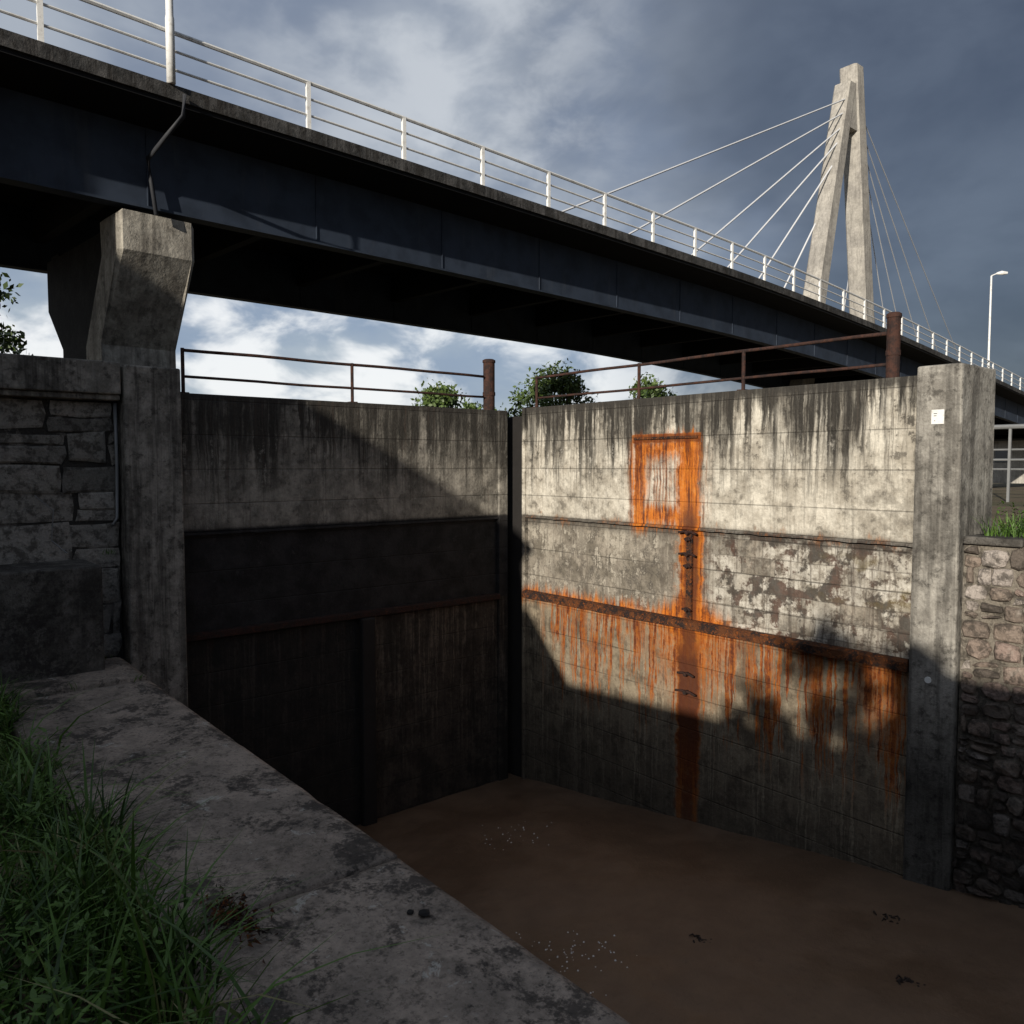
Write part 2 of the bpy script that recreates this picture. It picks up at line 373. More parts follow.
for z,w in ((-.80,.13),(-.88,.04),(-1.06,.12),(-1.2,.05),(-1.72,.06),(-2.5,.12),(-2.72,.15)):
    m=MB(); m.tube([(3.27-w,-.04,z),(3.27-w*.4,-.035,z+.012),(3.27+w*.4,-.035,z+.012),(3.27+w,-.04,z-.01)],.015,6)
    m.tube([(3.27,.02,z),(3.27,-.06,z)],.026,6); m.obj('bolt',M['rustk'],gate)
MB().box(2.40,3.38,-.022,-.001,.315,.345).obj('iron_bar',M['rustd'],gate,bevel=.004)
# ------------------------------------------------------------------ left gate
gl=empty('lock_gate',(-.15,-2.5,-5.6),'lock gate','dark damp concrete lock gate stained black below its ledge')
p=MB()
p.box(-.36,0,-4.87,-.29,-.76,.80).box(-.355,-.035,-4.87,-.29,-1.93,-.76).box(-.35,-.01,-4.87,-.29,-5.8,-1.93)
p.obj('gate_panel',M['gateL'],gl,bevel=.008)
MB().box(-.36,.035,-.29,-.12,-5.8,.80).obj('mitre_post',M['gateL'],gl,bevel=.015)
MB().box(-.034,.07,-4.86,-.295,-1.98,-1.90).obj('walling_rail',M['rustk'],gl,bevel=.01)
m=MB(); m.loft([[(.026+.008*nz(x,1,5,4),x,-.79+.012*nz(x,1,3,6)),(-.034,x,-.79),(-.034,x,-.7605),(.022+.01*nz(x,3,5,6),x,-.7625+.006*nz(x,1,3,9))] for x in lin(-4.86,-.295,80)])
m.obj('ledge',M['gateL'],gl)
MB().box(-.009,.11,-2.62,-2.42,-5.7,-1.985).obj('vertical_beam',M['black'],gl,bevel=.02)
# ------------------------------------------------------------------ rusty handrails
def handrail(pts,ztop,zl,zb,name,label,r=.017):
    o=empty(name,(pts[0][0],pts[0][1],zb),'handrail',label,'rusty handrails on the lock gates')
    a,b=pts[0],pts[-1]
    L=lambda z,k:[(a[0]+(b[0]-a[0])*t,a[1]+(b[1]-a[1])*t,z+.012*nz(t*4,k,1,1.3)) for t in lin(0,1,16)]
    MB().tube(L(ztop,1),r*1.1,8).obj('top_rail',M['rust'],o,smooth=True)
    MB().tube(L(zl,5),r*.95,8).obj('lower_rail',M['rust'],o,smooth=True)
    for q in pts[:-1]:
        m=MB(); m.tube([(q[0],q[1],zb),(q[0],q[1],ztop+.02)],r*1.25,8); m.box(q[0]-.05,q[0]+.05,q[1]-.05,q[1]+.05,zb+.001,zb+.016)
        m.obj('post',M['rust'],o)
    return o
handrail([(-.12,-4.72),(-.12,-2.60),(-.12,-.46)],1.29,.99,.80,'handrail','thin rusty handrail on the dark lock gate')
handrail([(.40,.12),(2.36,.12),(3.90,.12),(5.56,.12)],1.27,.97,.83,'handrail','thin rusty handrail along the rust-streaked lock gate')
for (x,y,z0,z1,r) in ((-.14,-.34,.80,1.55,.085),(5.57,.12,.83,1.46,.062)):
    m=MB(); m.tube([(x,y,z0),(x,y,z1-.05)],r,18); o=m.obj('bollard_post',M['rust'],base=(x,y,z0),cat='post',label='thick rusty iron post standing on top of the lock gate',group='rusty posts on the lock gates',smooth=False)
    MB().tube([(x,y,z1-.05),(x,y,z1-.015),(x,y,z1)],[r*1.12,r*1.12,r*.8],18).obj('cap',M['rust'],o)
    MB().tube([(x,y,z0+.22),(x,y,z0+.27)],r*1.1,18).obj('collar',M['rust'],o)
# ------------------------------------------------------------------ masonry
def masonry(m,u0,u1,z0,z1,P,hr,wr,prot,gap,jit,psp=.25,kr=(.04,.12),wv=1.):
    z=z0; row=0
    while z<z1-.03:
        h=min(random.uniform(*hr),z1-z)
        if z1-(z+h)<hr[0]*.6: h=z1-z
        u=u0+random.uniform(-.2,0); row+=1
        wav=lambda uu,zz: zz+(0 if (zz<=z0+.001 or zz>=z1-.001) else wv*.028*nz(uu,zz*3,2,1.6))
        while u<u1:
            w=random.uniform(*wr); a=max(u,u0); b=min(u+w,u1)
            if b-a>.05:
                split=random.random()<psp and h>hr[0]*1.2
                f_=random.uniform(.35,.65)
                parts=[(z,z+h)] if not split else [(z,z+h*f_),(z+h*f_,z+h)]
                for (za,zb) in parts:
                    m.cur=random.random(); pr=prot*random.uniform(.3,1.3)
                    j=lambda:random.uniform(-jit,jit)
                    cs=[(a+gap+j(),wav(a,za)+gap+j()),(b-gap+j(),wav(b,za)+gap+j()),(b-gap+j(),wav(b,zb)-gap+j()),(a+gap+j(),wav(a,zb)-gap+j())]
                    cu=sum(c[0] for c in cs)/4; cz=sum(c[1] for c in cs)/4
                    ring=[]
                    for i in range(4):
                        c,d=cs[i],cs[(i+1)%4]; ring+= [c,((c[0]+d[0])/2+j()*.6,(c[1]+d[1])/2+j()*.6)]
                    k_=random.uniform(*kr)
                    ring=[((c[0]*(1-k_ if i%2==0 else 1)+cu*(k_ if i%2==0 else 0)),(c[1]*(1-k_ if i%2==0 else 1)+cz*(k_ if i%2==0 else 0))) for i,c in enumerate(ring)]
                    vs=[P(q[0],q[1],-.02) for q in ring]+[P(q[0],q[1],pr*.6) for q in ring]
                    ins=[(cu+(q[0]-cu)*.84,cz+(q[1]-cz)*.80) for q in ring]
                    vs+=[P(q[0],q[1],pr*random.uniform(.8,1.25)) for q in ins]
                    vs.append(P(cu+j(),cz+j(),pr*random.uniform(.9,1.5)))
                    fs=[]
                    for i in range(8):
                        k=(i+1)%8; fs+= [(i,k,8+k,8+i),(8+i,8+k,16+k,16+i),(16+i,16+k,24)]
                    m.add(vs,fs)
            u+=w
        z+=h
m=MB(); m.cur=-1.; m.box(6.30,14.5,.018,.5,-5.6,-.70)
masonry(m,6.31,12.,-4.6,-.71,lambda u,z,d:(u,.018-d,z),(.10,.22),(.11,.28),.050,.010,.018,.3,(.08,.26),1.4)
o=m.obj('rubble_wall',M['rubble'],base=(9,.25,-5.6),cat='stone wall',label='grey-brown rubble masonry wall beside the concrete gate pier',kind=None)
m=MB(); m.cur=.4
u=6.31
while u<14.4:
    w=random.uniform(.3,.7); t=random.uniform(-.012,.012); m.box(u,min(u+w,14.5)-.01,-.05+random.uniform(-.015,.01),.5,-.70,-.625+t); u+=w
m.obj('wall_coping',M['block'],o,bevel=.015)
# right pier
m=MB(); m.loft([[(5.875,-.06,z),(6.31-.006*(z+5.8),-.06,z),(6.31-.006*(z+5.8),.72,z),(5.875,.72,z)] for z in (-5.8,-3,-1,.80,.905)])
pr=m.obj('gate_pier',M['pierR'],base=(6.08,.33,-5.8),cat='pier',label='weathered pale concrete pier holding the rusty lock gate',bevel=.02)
s=MB().box(6.02,6.13,-.068,-.061,.37,.50).obj('notice_plate',M['white'],base=(6.075,-.065,.37),cat='sign',label='small white notice plate fixed to the concrete pier')
for zz,x0,x1 in ((.465,6.04,6.07),(.445,6.04,6.065),(.40,6.045,6.055)): MB().box(x0,x1,-.0695,-.0682,zz-.003,zz+.003).obj('lettering',M['pipe'],s)
MB().tube([(6.06,-.058,-1.98),(6.06,-.072,-1.98)],.030,14).obj('survey_disc',M['white'],base=(6.06,-.065,-1.98),cat='marker',label='small round white marker fixed to the pier')
# left abutment
ab=empty('abutment_wall',(0,-6,-2.05),'wall','grey stone and concrete abutment wall with capping beam')
MB().loft([[(-.36,-5.47,z),(.30,-5.47+.004*(z+5.8),z),(.30,-4.875,z),(-.36,-4.875,z)] for z in (-5.8,-3,-1,.60,1.03)]).obj('pier',M['pierL'],ab,bevel=.02)
m=MB(); m.box(-.36,.315,-12.,-5.475,.72,1.05); m.box(-.36,.27,-12.,-5.475,.66,.719); m.obj('capping_beam',M['pierL'],ab,bevel=.015)
m=MB(); m.cur=-1.; m.box(-.36,.10,-12,-5.48,-2.2,.655)
masonry(m,-12,-5.48,-2.05,.65,lambda u,z,d:(.10+d,u,z),(.24,.50),(.20,.75),.030,.008,.026,.4,(.02,.10),1.6)
m.obj('stone_panel',M['ashlar'],ab)
MB().tube([(.16,-5.50,.64),(.17,-5.50,0),(.155,-5.51,-.55),(.2,-5.56,-.62)],.018,8).obj('pipe',M['galv'],ab,smooth=True)
MB().tube([(.15,-6.25,-.3),(.20,-6.1,-.45),(.17,-6.12,-.75),(.26,-6.0,-.88)],.006,6).obj('loose_wire',M['galv'],ab)
def slab(name,x0,x1,y0,y1,z0,z1,mt,label,amp=.008,step=.05,rag=.012,group=None,cat='coping stone',bev=.03,chips=.3):
    nx=max(3,int((x1-x0)/step)); ny=max(3,int((y1-y0)/step)); X=lin(x0,x1,nx+1); Y=lin(y0,y1,ny+1)
    m=MB(); vs=[];fs=[]
    for j,y in enumerate(Y):
        for i,x in enumerate(X):
            e=min(x-x0,x1-x,y-y0,y1-y); dz=-bev*(1-min(1,e/.04))**2
            chip=chips*max(0,nz(x,y,8,3.)-.38) if e<.04 else 0
            xx,yy=x,y
            if j==0: yy+=rag*nz(x,0,1,5)
            if j==ny: yy+=rag*.12*nz(x,4,1,9)-chip*.05
            if i==0 : xx+=rag*nz(y,2,2,6)
            if i==nx : xx+=rag*nz(y,2,7,6)
            vs.append((xx,yy,z1+dz+amp*.3*nz(x,y,z1,2.)+amp*.4*nz(x,y,z1,9.)-chip*.05))
    n=nx+1
    for j in range(ny):
        for i in range(nx): fs.append((j*n+i,j*n+i+1,(j+1)*n+i+1,(j+1)*n+i))
    per=[i for i in range(n)]+[j*n+nx for j in range(1,ny+1)]+[ny*n+i for i in range(nx-1,-1,-1)]+[j*n for j in range(ny-1,0,-1)]
    b=len(vs)
    for q in per: vs.append((vs[q][0],vs[q][1],z0))
    L=len(per)
    for k in range(L): k2=(k+1)%L; fs.append((per[k2],per[k],b+k,b+k2))
    m.add(vs,fs)
    return m.obj(name,mt,base=((x0+x1)/2,(y0+y1)/2,z0),cat=cat,label=label,smooth=True,group=group)
GR='coping stones along the basin edge'
slab('coping_stone',1.32,5.72,-6.74,-5.55,-2.32,-2.0,M['coping'],'long weathered coping stone spotted with pale lichen',group=GR,bev=.018)
slab('coping_stone',5.74,9.9,-6.76,-5.555,-2.32,-2.006,M['coping'],'mossy coping stone edged by long grass',group=GR,bev=.018)
slab('coping_stone',9.92,14.3,-6.74,-5.55,-2.32,-2.0,M['coping'],'mossy coping stone edged by long grass',group=GR,bev=.018)
slab('coping_stone',.32,1.29,-7.2,-5.56,-2.32,-1.965,M['coping'],'short coping stone at the foot of the abutment wall',group=GR,bev=.018)
MB().box(.14,.86,-9.,-5.82,-2.1,-.96).obj('stone_block',M['block'],base=(.5,-7.4,-2.1),bevel=.018,cat='stone block',label='dark stone block step against the abutment wall')
m=MB(); m.box(.30,14.5,-6.2,-5.62,-5.8,-2.325); m.obj('basin_wall',M['basin'],base=(7,-5.8,-5.8),cat='wall',label='dark concrete basin wall under the coping stones')
m=MB(); m.box(14.45,15.,-6.2,.5,-5.8,-.9); m.obj('basin_wall',M['basin'],base=(14.7,-3,-5.8),cat='wall',label='dark concrete end wall of the basin')
def lump(name,c,r,mt,cat,label,seed=0,flat=.5,group=None,n=8):
    m=MB(); rings=[]
    for i in range(n+1):
        th=math.pi*i/n; rr=max(.02,math.sin(th))
        rings.append([(c[0]+r*rr*math.cos(a)*(1+.35*nz(math.cos(a),math.sin(a),i+seed,1.3)),c[1]+r*rr*math.sin(a)*(1+.35*nz(math.cos(a),math.sin(a),i*.5+seed*3,1.3)),c[2]-r*flat*math.cos(th)*(1+.3*nz(a,i,seed,.9))) for a in [2*math.pi*k/12 for k in range(12)]])
    m.loft(rings); return m.obj(name,mt,base=(c[0],c[1],c[2]-r*flat),cat=cat,label=label,group=group,smooth=False)
lump('pebble',(6.29,-5.76,-1.995),.026,M['black'],'stone','small dark stone lying on the coping',3)
lump('pebble',(6.24,-5.80,-1.998),.016,M['black'],'stone','small dark stone lying on the coping',5)
def debris(x,y,r,seed,label):
    rnd=random.Random(seed); m=MB(); z=mh(x,y)
    for i in range(14):
        a=rnd.uniform(0,6.28); d=rnd.uniform(0,r); l=rnd.uniform(.03,r*.8); q=(x+d*math.cos(a)*1.5,y+d*math.sin(a)*.7); b=rnd.uniform(0,6.28)
        m.tube([(q[0],q[1],z-.006),(q[0]+l*.5*math.cos(b),q[1]+l*.5*math.sin(b),z+rnd.uniform(.004,.016)),(q[0]+l*math.cos(b+.4),q[1]+l*math.sin(b+.4),z-.005)],[.006,.009,.004],5)
    m.obj('debris',M['twig'],base=(x,y,z),cat='debris',label=label,group='clumps of debris in the mud')
debris(5.15,-2.21,.08,1,'small clump of dark twigs lying in the mud')
debris(6.14,-.86,.11,2,'dark clump of weed and sticks in the mud')
debris(6.65,-1.72,.08,3,'dark ragged lump half sunk in the mud')
m=MB()
for i in range(110):
    cx,cy=random.choice([(4.6,-3.1),(4.6,-3.1),(4.3,-3.2),(2.0,-1.6)]); x=random.gauss(cx,.25); y=random.gauss(cy,.22); z=mh(x,y); s=random.uniform(.004,.012)
    m.add([(x-s,y,z),(x,y-s,z),(x+s,y,z),(x,y+s,z),(x,y,z+s)],[(0,1,4),(1,2,4),(2,3,4),(3,0,4)])
m.obj('shell_fragments',M['white'],cat='shells',label='scattered pale shell fragments on the mud',kind='stuff')
# ------------------------------------------------------------------ grass
def grass(name,pts,hmin,hmax,wid,label,lean=.6,weeds=0):
    m=MB()
    for (x,y,z,hs) in pts:
        m.cur=min(1,max(0,random.random()*.75+.5*(nz(x,y,1,2.)+.2))); h=random.uniform(hmin,hmax)*hs; a=random.uniform(0,6.28); l=random.uniform(.15,lean)*h
        dx,dy=math.cos(a)*l,math.sin(a)*l; w=random.uniform(.5,1.2)*wid; px,py=-math.sin(a)*w,math.cos(a)*w
        if random.random()<.4: px,py=py,-px
        vs=[]
        for k,(t,ww) in enumerate(((0,.8),(.25,1),(.5,.85),(.75,.55),(1,.0))):
            zz=z+h*(t-.45*t*t*(l/h)); q=t*t
            if ww>0: vs+=[(x+dx*q-px*ww,y+dy*q-py*ww,zz),(x+dx*q+px*ww,y+dy*q+py*ww,zz)]
            else: vs.append((x+dx*q,y+dy*q,zz))
        m.add(vs,[(0,1,3,2),(2,3,5,4),(4,5,7,6),(6,7,8)])
    for i in range(weeds):
        x,y,z,hs=random.choice(pts); z+=random.uniform(.08,.30)
        if nz(x,y,6,1.2)<-.02: continue
        for k in range(random.randint(4,8)):
            m.cur=random.uniform(.3,.84); a=random.uniform(0,6.28); r=random.uniform(.009,.022); cx,cy,cz=x+math.cos(a)*r*2.,y+math.sin(a)*r*2.,z+random.uniform(-.05,.05)
            t=random.uniform(-.6,.7); e=random.uniform(.4,.7)
            ca,sa=math.cos(a),math.sin(a)
            vs=[(cx+ca*r*u_-sa*r*v_*e,cy+sa*r*u_+ca*r*v_*e,cz+u_*r*t) for u_,v_ in ((-1.3,0),(-.6,-.8),(.3,-.9),(1.4,0),(.3,.9),(-.6,.8))]
            m.add(vs,[(0,1,2,3,4,5)])
    return m.obj(name,M['grass'],kind='stuff',label=label,cat='grass')
pts=[]
for i in range(14000):
    x=random.uniform(.6,7.4); y=-6.62-random.random()**1.15*1.9
    fr=.20*nz(x,0,4,1.4)+.12*nz(x,1,4,4)
    if y>-6.72+fr: continue
    pts.append((x,y,max(gh(x,y),-2.06)-.02,.45+1.0*max(0,nz(x,y,2,1.3)+.35)))
grass('grass',pts,.14,.48,.0070,'long green grass and leafy weeds beside the coping',1.3,2600)
pts=[(random.gauss(x,.10),random.gauss(y,.08),-2.04,1) for x,y in ((6.15,-6.84),(5.6,-6.86),(6.6,-6.84),(5.0,-6.84),(4.2,-6.88),(6.9,-6.95),(6.3,-7.2),(5.8,-7.2),(3.,-6.85),(5.3,-7.0)) for i in range(20)]
grass('grass',pts,.40,.85,.0085,'tall arching grass blades over the coping',1.5,0)
pts=[(random.uniform(6.4,9.5),.12+random.random()**1.5*1.6,-.66,1) for i in range(4500)]
grass('grass',pts,.08,.30,.006,'green grass tufts on top of the rubble wall',.9,700)
pts=[(random.gauss(x,.05),random.gauss(y,.03),z,1) for x,y,z in ((1.3,-5.66,-2.),(1.3,-6.2,-2.),(.4,-5.7,-2.),(.2,-5.6,-.92),(5.73,-6.4,-2.02),(5.73,-6.55,-2.02),(5.6,-6.62,-2.0)) for i in range(14)]
grass('grass',pts,.04,.10,.004,'tiny weeds in the wall joints',.9,0)
m=MB()
for i in range(260):
    x=random.gauss(5.80,.12); y=random.gauss(-6.42,.05); z=-2.0+random.uniform(0,.02); a=random.uniform(0,6.28); l=random.uniform(.02,.05)
    m.add([(x,y,z),(x+l*math.cos(a),y+l*math.sin(a),z+.012),(x+l*math.cos(a+.3),y+l*math.sin(a+.3),z)],[(0,1,2)])
m.obj('dead_moss',M['rustd'],kind='stuff',label='clump of dead brown moss at the coping edge',cat='moss')
# ------------------------------------------------------------------ bridge
def B(s,off,z): return (-3.2-.1*s-.995*off,-3.8+.995*s-.1*off,z)
KS=[(-60,5.45),(-2,5.48),(6,5.60),(18,5.66),(28,5.42),(36,5.08),(46,4.6),(60,3.9),(100,2.0),(140,1.4)]
def zd(s):
    v=0
    for d in (-3,-1.5,0,1.5,3): v+=float(np.interp(s+d,[k[0] for k in KS],[k[1] for k in KS]))
    return v/5
br=empty('bridge',B(0,4,-2),'bridge','cable-stayed road bridge with dark steel girders and white railings')
SS=lin(-34,130,83)
def sweep(prof):
    m=MB(); m.loft([[B(s,o,zd(s)+dz) for o,dz in prof] for s in SS]); return m
sweep([(0.,0.03),(.28,0.03),(.28,-.02),(8.0,-.02),(8.0,.03),(8.3,.03),(8.3,-.18),(0,-.18)][::-1]).obj('deck',M['edge'],br)
sweep([(.30,-.016),(.30,-.010),(7.98,-.010),(7.98,-.016)]).obj('road_surface',M['asphalt'],br)
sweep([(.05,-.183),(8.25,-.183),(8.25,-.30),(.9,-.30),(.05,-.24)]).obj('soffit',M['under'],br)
for o0,nm in ((1.0,1),(6.6,2)):
    sweep([(o0,-.302),(o0+.03,-.302),(o0+.03,-1.50),(o0,-1.50)]).obj('girder_web',M['steel'],br)
    sweep([(o0-.05,-1.502),(o0+.22,-1.502),(o0+.22,-1.54),(o0-.05,-1.54)]).obj('girder_flange',M['steel'],br)
    m=MB()
    for s in lin(-30,120,51):
        z=zd(s)
        m.hexa([B(s-.008,o0-.02,z-1.50),B(s-.008,o0-.002,z-1.50),B(s+.008,o0-.002,z-1.50),B(s+.008,o0-.02,z-1.50),B(s-.008,o0-.02,z-.31),B(s-.008,o0-.002,z-.31),B(s+.008,o0-.002,z-.31),B(s+.008,o0-.02,z-.31)])
    m.obj('stiffeners',M['steel'],br,kind='stuff')
m=MB()
for s in lin(-30,120,51):
    z=zd(s)
    m.hexa([B(s-.1,1.05,z-1.0),B(s-.1,6.58,z-1.0),B(s+.1,6.58,z-1.0),B(s+.1,1.05,z-1.0),B(s-.1,1.05,z-.31),B(s-.1,6.58,z-.31),B(s+.1,6.58,z-.31),B(s+.1,1.05,z-.31)])
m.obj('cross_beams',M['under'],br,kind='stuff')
for off in (.1,8.2):
    top=MB()
    for h,r in ((.82,.032),(.56,.020),(.29,.020)):
        top.tube([B(s,off,zd(s)+h) for s in SS],r,6)
    rl=top.obj('railing',M['white'],br)
    for s in [.32+2.0*i for i in range(-12,38)]:
        if off<1 and abs(s-.32)<.1: continue
        z=zd(s)
        m=MB(); c=B(s,off,z+.03); w=.03
        m.box(c[0]-w,c[0]+w,c[1]-.035,c[1]+.035,c[2],z+.84); m.box(c[0]-w*1.6,c[0]+w*1.6,c[1]-.06,c[1]+.06,c[2],c[2]+.02)
        m.obj('post',M['white'],rl)
def bpier(s0,parent):
    def Q(o,s,z): return B(s0+s,o,z)
    zt=zd(s0)-1.61
    def ext(prof,t,c,nm,mt,par):
        cx=sum(p[0] for p in prof)/len(prof)
        ins=lambda p:(p[0]+(c if p[0]<cx else -c),p[1]-(c if abs(p[1]-zt)<.01 else 0))
        rings=[[Q(ins(p)[0],-t,ins(p)[1]) for p in prof],[Q(p[0],-t+c,p[1]) for p in prof],[Q(p[0],t-c,p[1]) for p in prof],[Q(ins(p)[0],t,ins(p)[1]) for p in prof]]
        m=MB(); m.loft(rings); return m.obj(nm,mt,par)
    o=ext([(1.0,zt),(1.0,zt-.60),(1.95,zt-1.95),(1.75,-2.2),(2.55,-2.2),(2.65,zt-1.95),(1.80,zt-.60),(1.70,zt)],.60,.07,'support_pier',M['brpier'],parent)
    ext([(1.80,zt-.02),(1.90,zt-.60),(2.6,zt-1.95),(2.5,-2.2),(4.7,-2.2),(4.7,zt-1.75),(5.5,zt-.95),(5.5,zt-.02)],.34,.05,'crosshead',M['brshade'],o)
    for oo in (1.2,5.):
        b=MB(); b.hexa([Q(oo-.15,-.3,zt),Q(oo+.3,-.3,zt),Q(oo+.3,.3,zt),Q(oo-.15,.3,zt),Q(oo-.15,-.3,zt+.069),Q(oo+.3,-.3,zt+.069),Q(oo+.3,.3,zt+.069),Q(oo-.15,.3,zt+.069)])
        b.obj('bearing',M['black'],o)
bpier(.15,br); bpier(34,br); bpier(-30,br)
MB().tube([B(.15,-.06,5.42),B(.12,-.08,5.1),B(0.,.2,4.88),B(-.08,.75,4.65),B(.02,.90,4.4),B(.08,.88,3.88)],.034,8).obj('drain_pipe',M['pipe'],br,smooth=True)
def leg(pa,pb,wa,wb,dx=.7,dt=None):
    m=MB(); rings=[]; dt=dt or dx
    for (p,w,dx) in ((pa,wa,dx),(pb,wb,dt)):
        x,y,z=p; c=.10
        rings.append([(x-dx+c,y-w,z),(x+dx-c,y-w,z),(x+dx,y-w+c,z),(x+dx,y+w-c,z),(x+dx-c,y+w,z),(x-dx+c,y+w,z),(x-dx,y+w-c,z),(x-dx,y-w+c,z)])
    m.loft(rings); return m
PX=-12.6
leg((PX,36.9,-3),(PX,33.55,20.7),.62,.42,.48).obj('pylon_leg',M['pylon'],br)
leg((PX-.02,27.8,-3),(PX-.02,33.0,19.7),.58,.38,.44).obj('pylon_leg',M['pylon'],br)
leg((PX,33.2,17.4),(PX,33.3,19.5),.50,.30,.40).obj('pylon_head',M['pylon'],br)
for s,z in ((10,18.9),(15.1,18.2),(21,17.5),(25,16.9),(29,16.1),(32.6,14.8),(36.0,12.0),(43,14.),(47,15.2),(51,16.),(54,16.5),(58,17.),(63,17.5),(69,18.1),(77,18.8)):
    y=32.8 if s<38 else 33.6
    MB().tube([(PX+.3,y-(18.9-z)*.2 if s<38 else y+(19.2-z)*.12,z),B(s,8.25,zd(s))],.043 if s<38 else .030,6).obj('stay_cable',M['cable'],br)
def lamp(s,off,h,arm,label):
    c=B(s,off,zd(s)+.03); o=MB().tube([c,(c[0],c[1],c[2]+.9),(c[0],c[1],c[2]+.95),(c[0],c[1],c[2]+h)],[.065,.065,.055,.045],10).obj('street_lamp',M['white'],base=c,cat='street lamp',label=label,smooth=True,group='street lamps on the bridge')
    MB().tube([(c[0],c[1],c[2]+h),(c[0]+arm*.4,c[1]+arm*.5,c[2]+h+.12)],.03,8).obj('arm',M['white'],o)
    e=(c[0]+arm*.4,c[1]+arm*.5,c[2]+h+.12); f=(e[0]+.35*np.sign(arm),e[1]+.42*np.sign(arm),e[2]+.03)
    MB().tube([e,((e[0]+f[0])/2,(e[1]+f[1])/2,e[2]+.03),f],[.06,.12,.07],8).obj('lamp_head',M['white'],o)
lamp(-.02,-.02,7.,.6,'tall white lamp column fixed to the bridge edge')
lamp(43.6,.15,5.3,.45,'white street lamp standing at the edge of the bridge deck')
# ------------------------------------------------------------------ trees
def tree(x,y,zb,h,rad,label,n=2600,leaf=.13,seed=1,cz=.62,sq=.75):
    rnd=random.Random(seed); o=empty('tree',(x,y,zb),'tree',label)
    m=MB(); m.tube([(x,y,zb),(x+.1,y,zb+h*.3),(x-.05,y+.1,zb+h*.6),(x,y,zb+h*.9)],[rad*.09,rad*.07,rad*.05,rad*.01],8)
    cl=[]
    for i in range(18):
        a=rnd.uniform(0,6.28); el=rnd.uniform(-.6,1.5); d=rad*rnd.uniform(.35,.85)
        q=Vector((x+math.cos(a)*math.cos(el)*d,y+math.sin(a)*math.cos(el)*d,zb+h*cz+math.sin(el)*(h*(1-cz)*.85 if el>0 else d*sq))); cl.append((q,rad*rnd.uniform(.2,.4),rnd.random()))
        m.tube([(x,y,zb+h*rnd.uniform(.25,.5)),((x+q.x)/2,(y+q.y)/2,(zb+h*.45+q.z)/2+.1),q],[rad*.04,rad*.025,rad*.008],5)
    m.obj('trunk',M['bark'],o)
    c=MB()
    for i in range(n):
        q,r,tt=rnd.choice(cl); d=Vector((rnd.gauss(0,1),rnd.gauss(0,1),rnd.gauss(0,.8))); d=d.normalized()*r*rnd.random()**.4*rnd.uniform(.8,1.25)
        p_=q+d; c.cur=min(1,max(0,tt*.5+rnd.random()*.3+d.z/r*.25)); s=leaf*rnd.uniform(.5,1.2)
        a=Vector((rnd.gauss(0,1),rnd.gauss(0,1),rnd.gauss(0,1))).normalized(); b=a.cross(Vector((rnd.gauss(0,1),rnd.gauss(0,1),rnd.gauss(0,1)))).normalized()
        c.add([p_-a*s,p_+b*s*.5,p_+a*s,p_-b*s*.5],[(0,1,2,3)])
    c.obj('crown',M['leaf'],o)
tree(-23.9,15.,-2,5.7,2.5,'bushy green tree beyond the dark lock gate',4600,.13,2)
tree(-15.7,15.7,-2,5.8,2.5,'bushy green tree behind the lock gate corner',7500,.11,3)
tree(-18.0,24.,-2,6.2,2.4,'round green tree beneath the bridge deck',4600,.14,4)
tree(-27.,19.5,-2,5.4,2.2,'low green tree beyond the gates',2400,.18,14)
tree(-14.4,-5.35,-2,6.9,1.7,'dark leafy tree beside the bridge pier',3600,.10,5)
tree(12.0,-17.5,-2,5.6,.85,'small leafy tree behind the added shadow-casting wall',1000,.11,6,.75)
tree(13.0,-17.6,-2,5.6,.7,'small leafy tree behind the added shadow-casting wall',700,.12,7,.78)
tree(11.2,-17.6,-2,4.9,.6,'small leafy tree behind the added shadow-casting wall',500,.10,11,.78)
# ------------------------------------------------------------------ added building & wall, unseen behind the viewpoint, shaped to cast shadows
m=MB(); prof=[(-1.6,-2.3),(-1.6,9.3),(.42,9.3),(.43,6.2),(2.3,5.85),(6.55,3.5),(6.65,2.9),(6.7,-2.3)]
m.loft([[(x,yy,z) for x,z in prof] for yy in (-22,-16)])
bd=m.obj('shadow_caster_building',M['brick'],base=(2.3,-19,-2.3),cat='building',label='added unseen brick building shaped to cast shade on the gates')  # added to shade the left gate and the bridge pier's side
m=MB(); m.hexa([(.46,-22.2,6.35),(.46,-15.8,6.35),(2.3,-15.8,5.92),(2.3,-22.2,5.92),(.46,-22.2,6.45),(.46,-15.8,6.45),(2.3,-15.8,6.02),(2.3,-22.2,6.02)])
m.hexa([(2.31,-22.2,5.92),(2.31,-15.8,5.92),(6.75,-15.8,3.46),(6.75,-22.2,3.46),(2.31,-22.2,6.02),(2.31,-15.8,6.02),(6.75,-15.8,3.56),(6.75,-22.2,3.56)])
m.box(-1.7,.44,-22.1,-15.9,9.31,9.45)
m.obj('roof',M['slate'],bd)
for x in (-1.3,1.2,3.6): MB().box(x,x+.9,-15.99,-15.95,.2,1.6).obj('window',M['glass'],bd)
MB().box(5.2,6.1,-15.99,-15.95,-2.0,.1).obj('door',M['black'],bd)
m=MB(); m.loft([[(x,yy,z) for x,z in [(6.72,-2.3),(6.72,2.7),(7.6,1.75),(12.2,1.95),(12.22,2.9),(24,2.95),(24,-2.3)]] for yy in (-16.3,-16)])
w=m.obj('shadow_caster_wall',M['brick'],base=(14,-16.1,-2.3),cat='wall',label='added unseen brick wall stepped to cast shade on gate and pier')  # added so its top edge shades the lower gate and pier
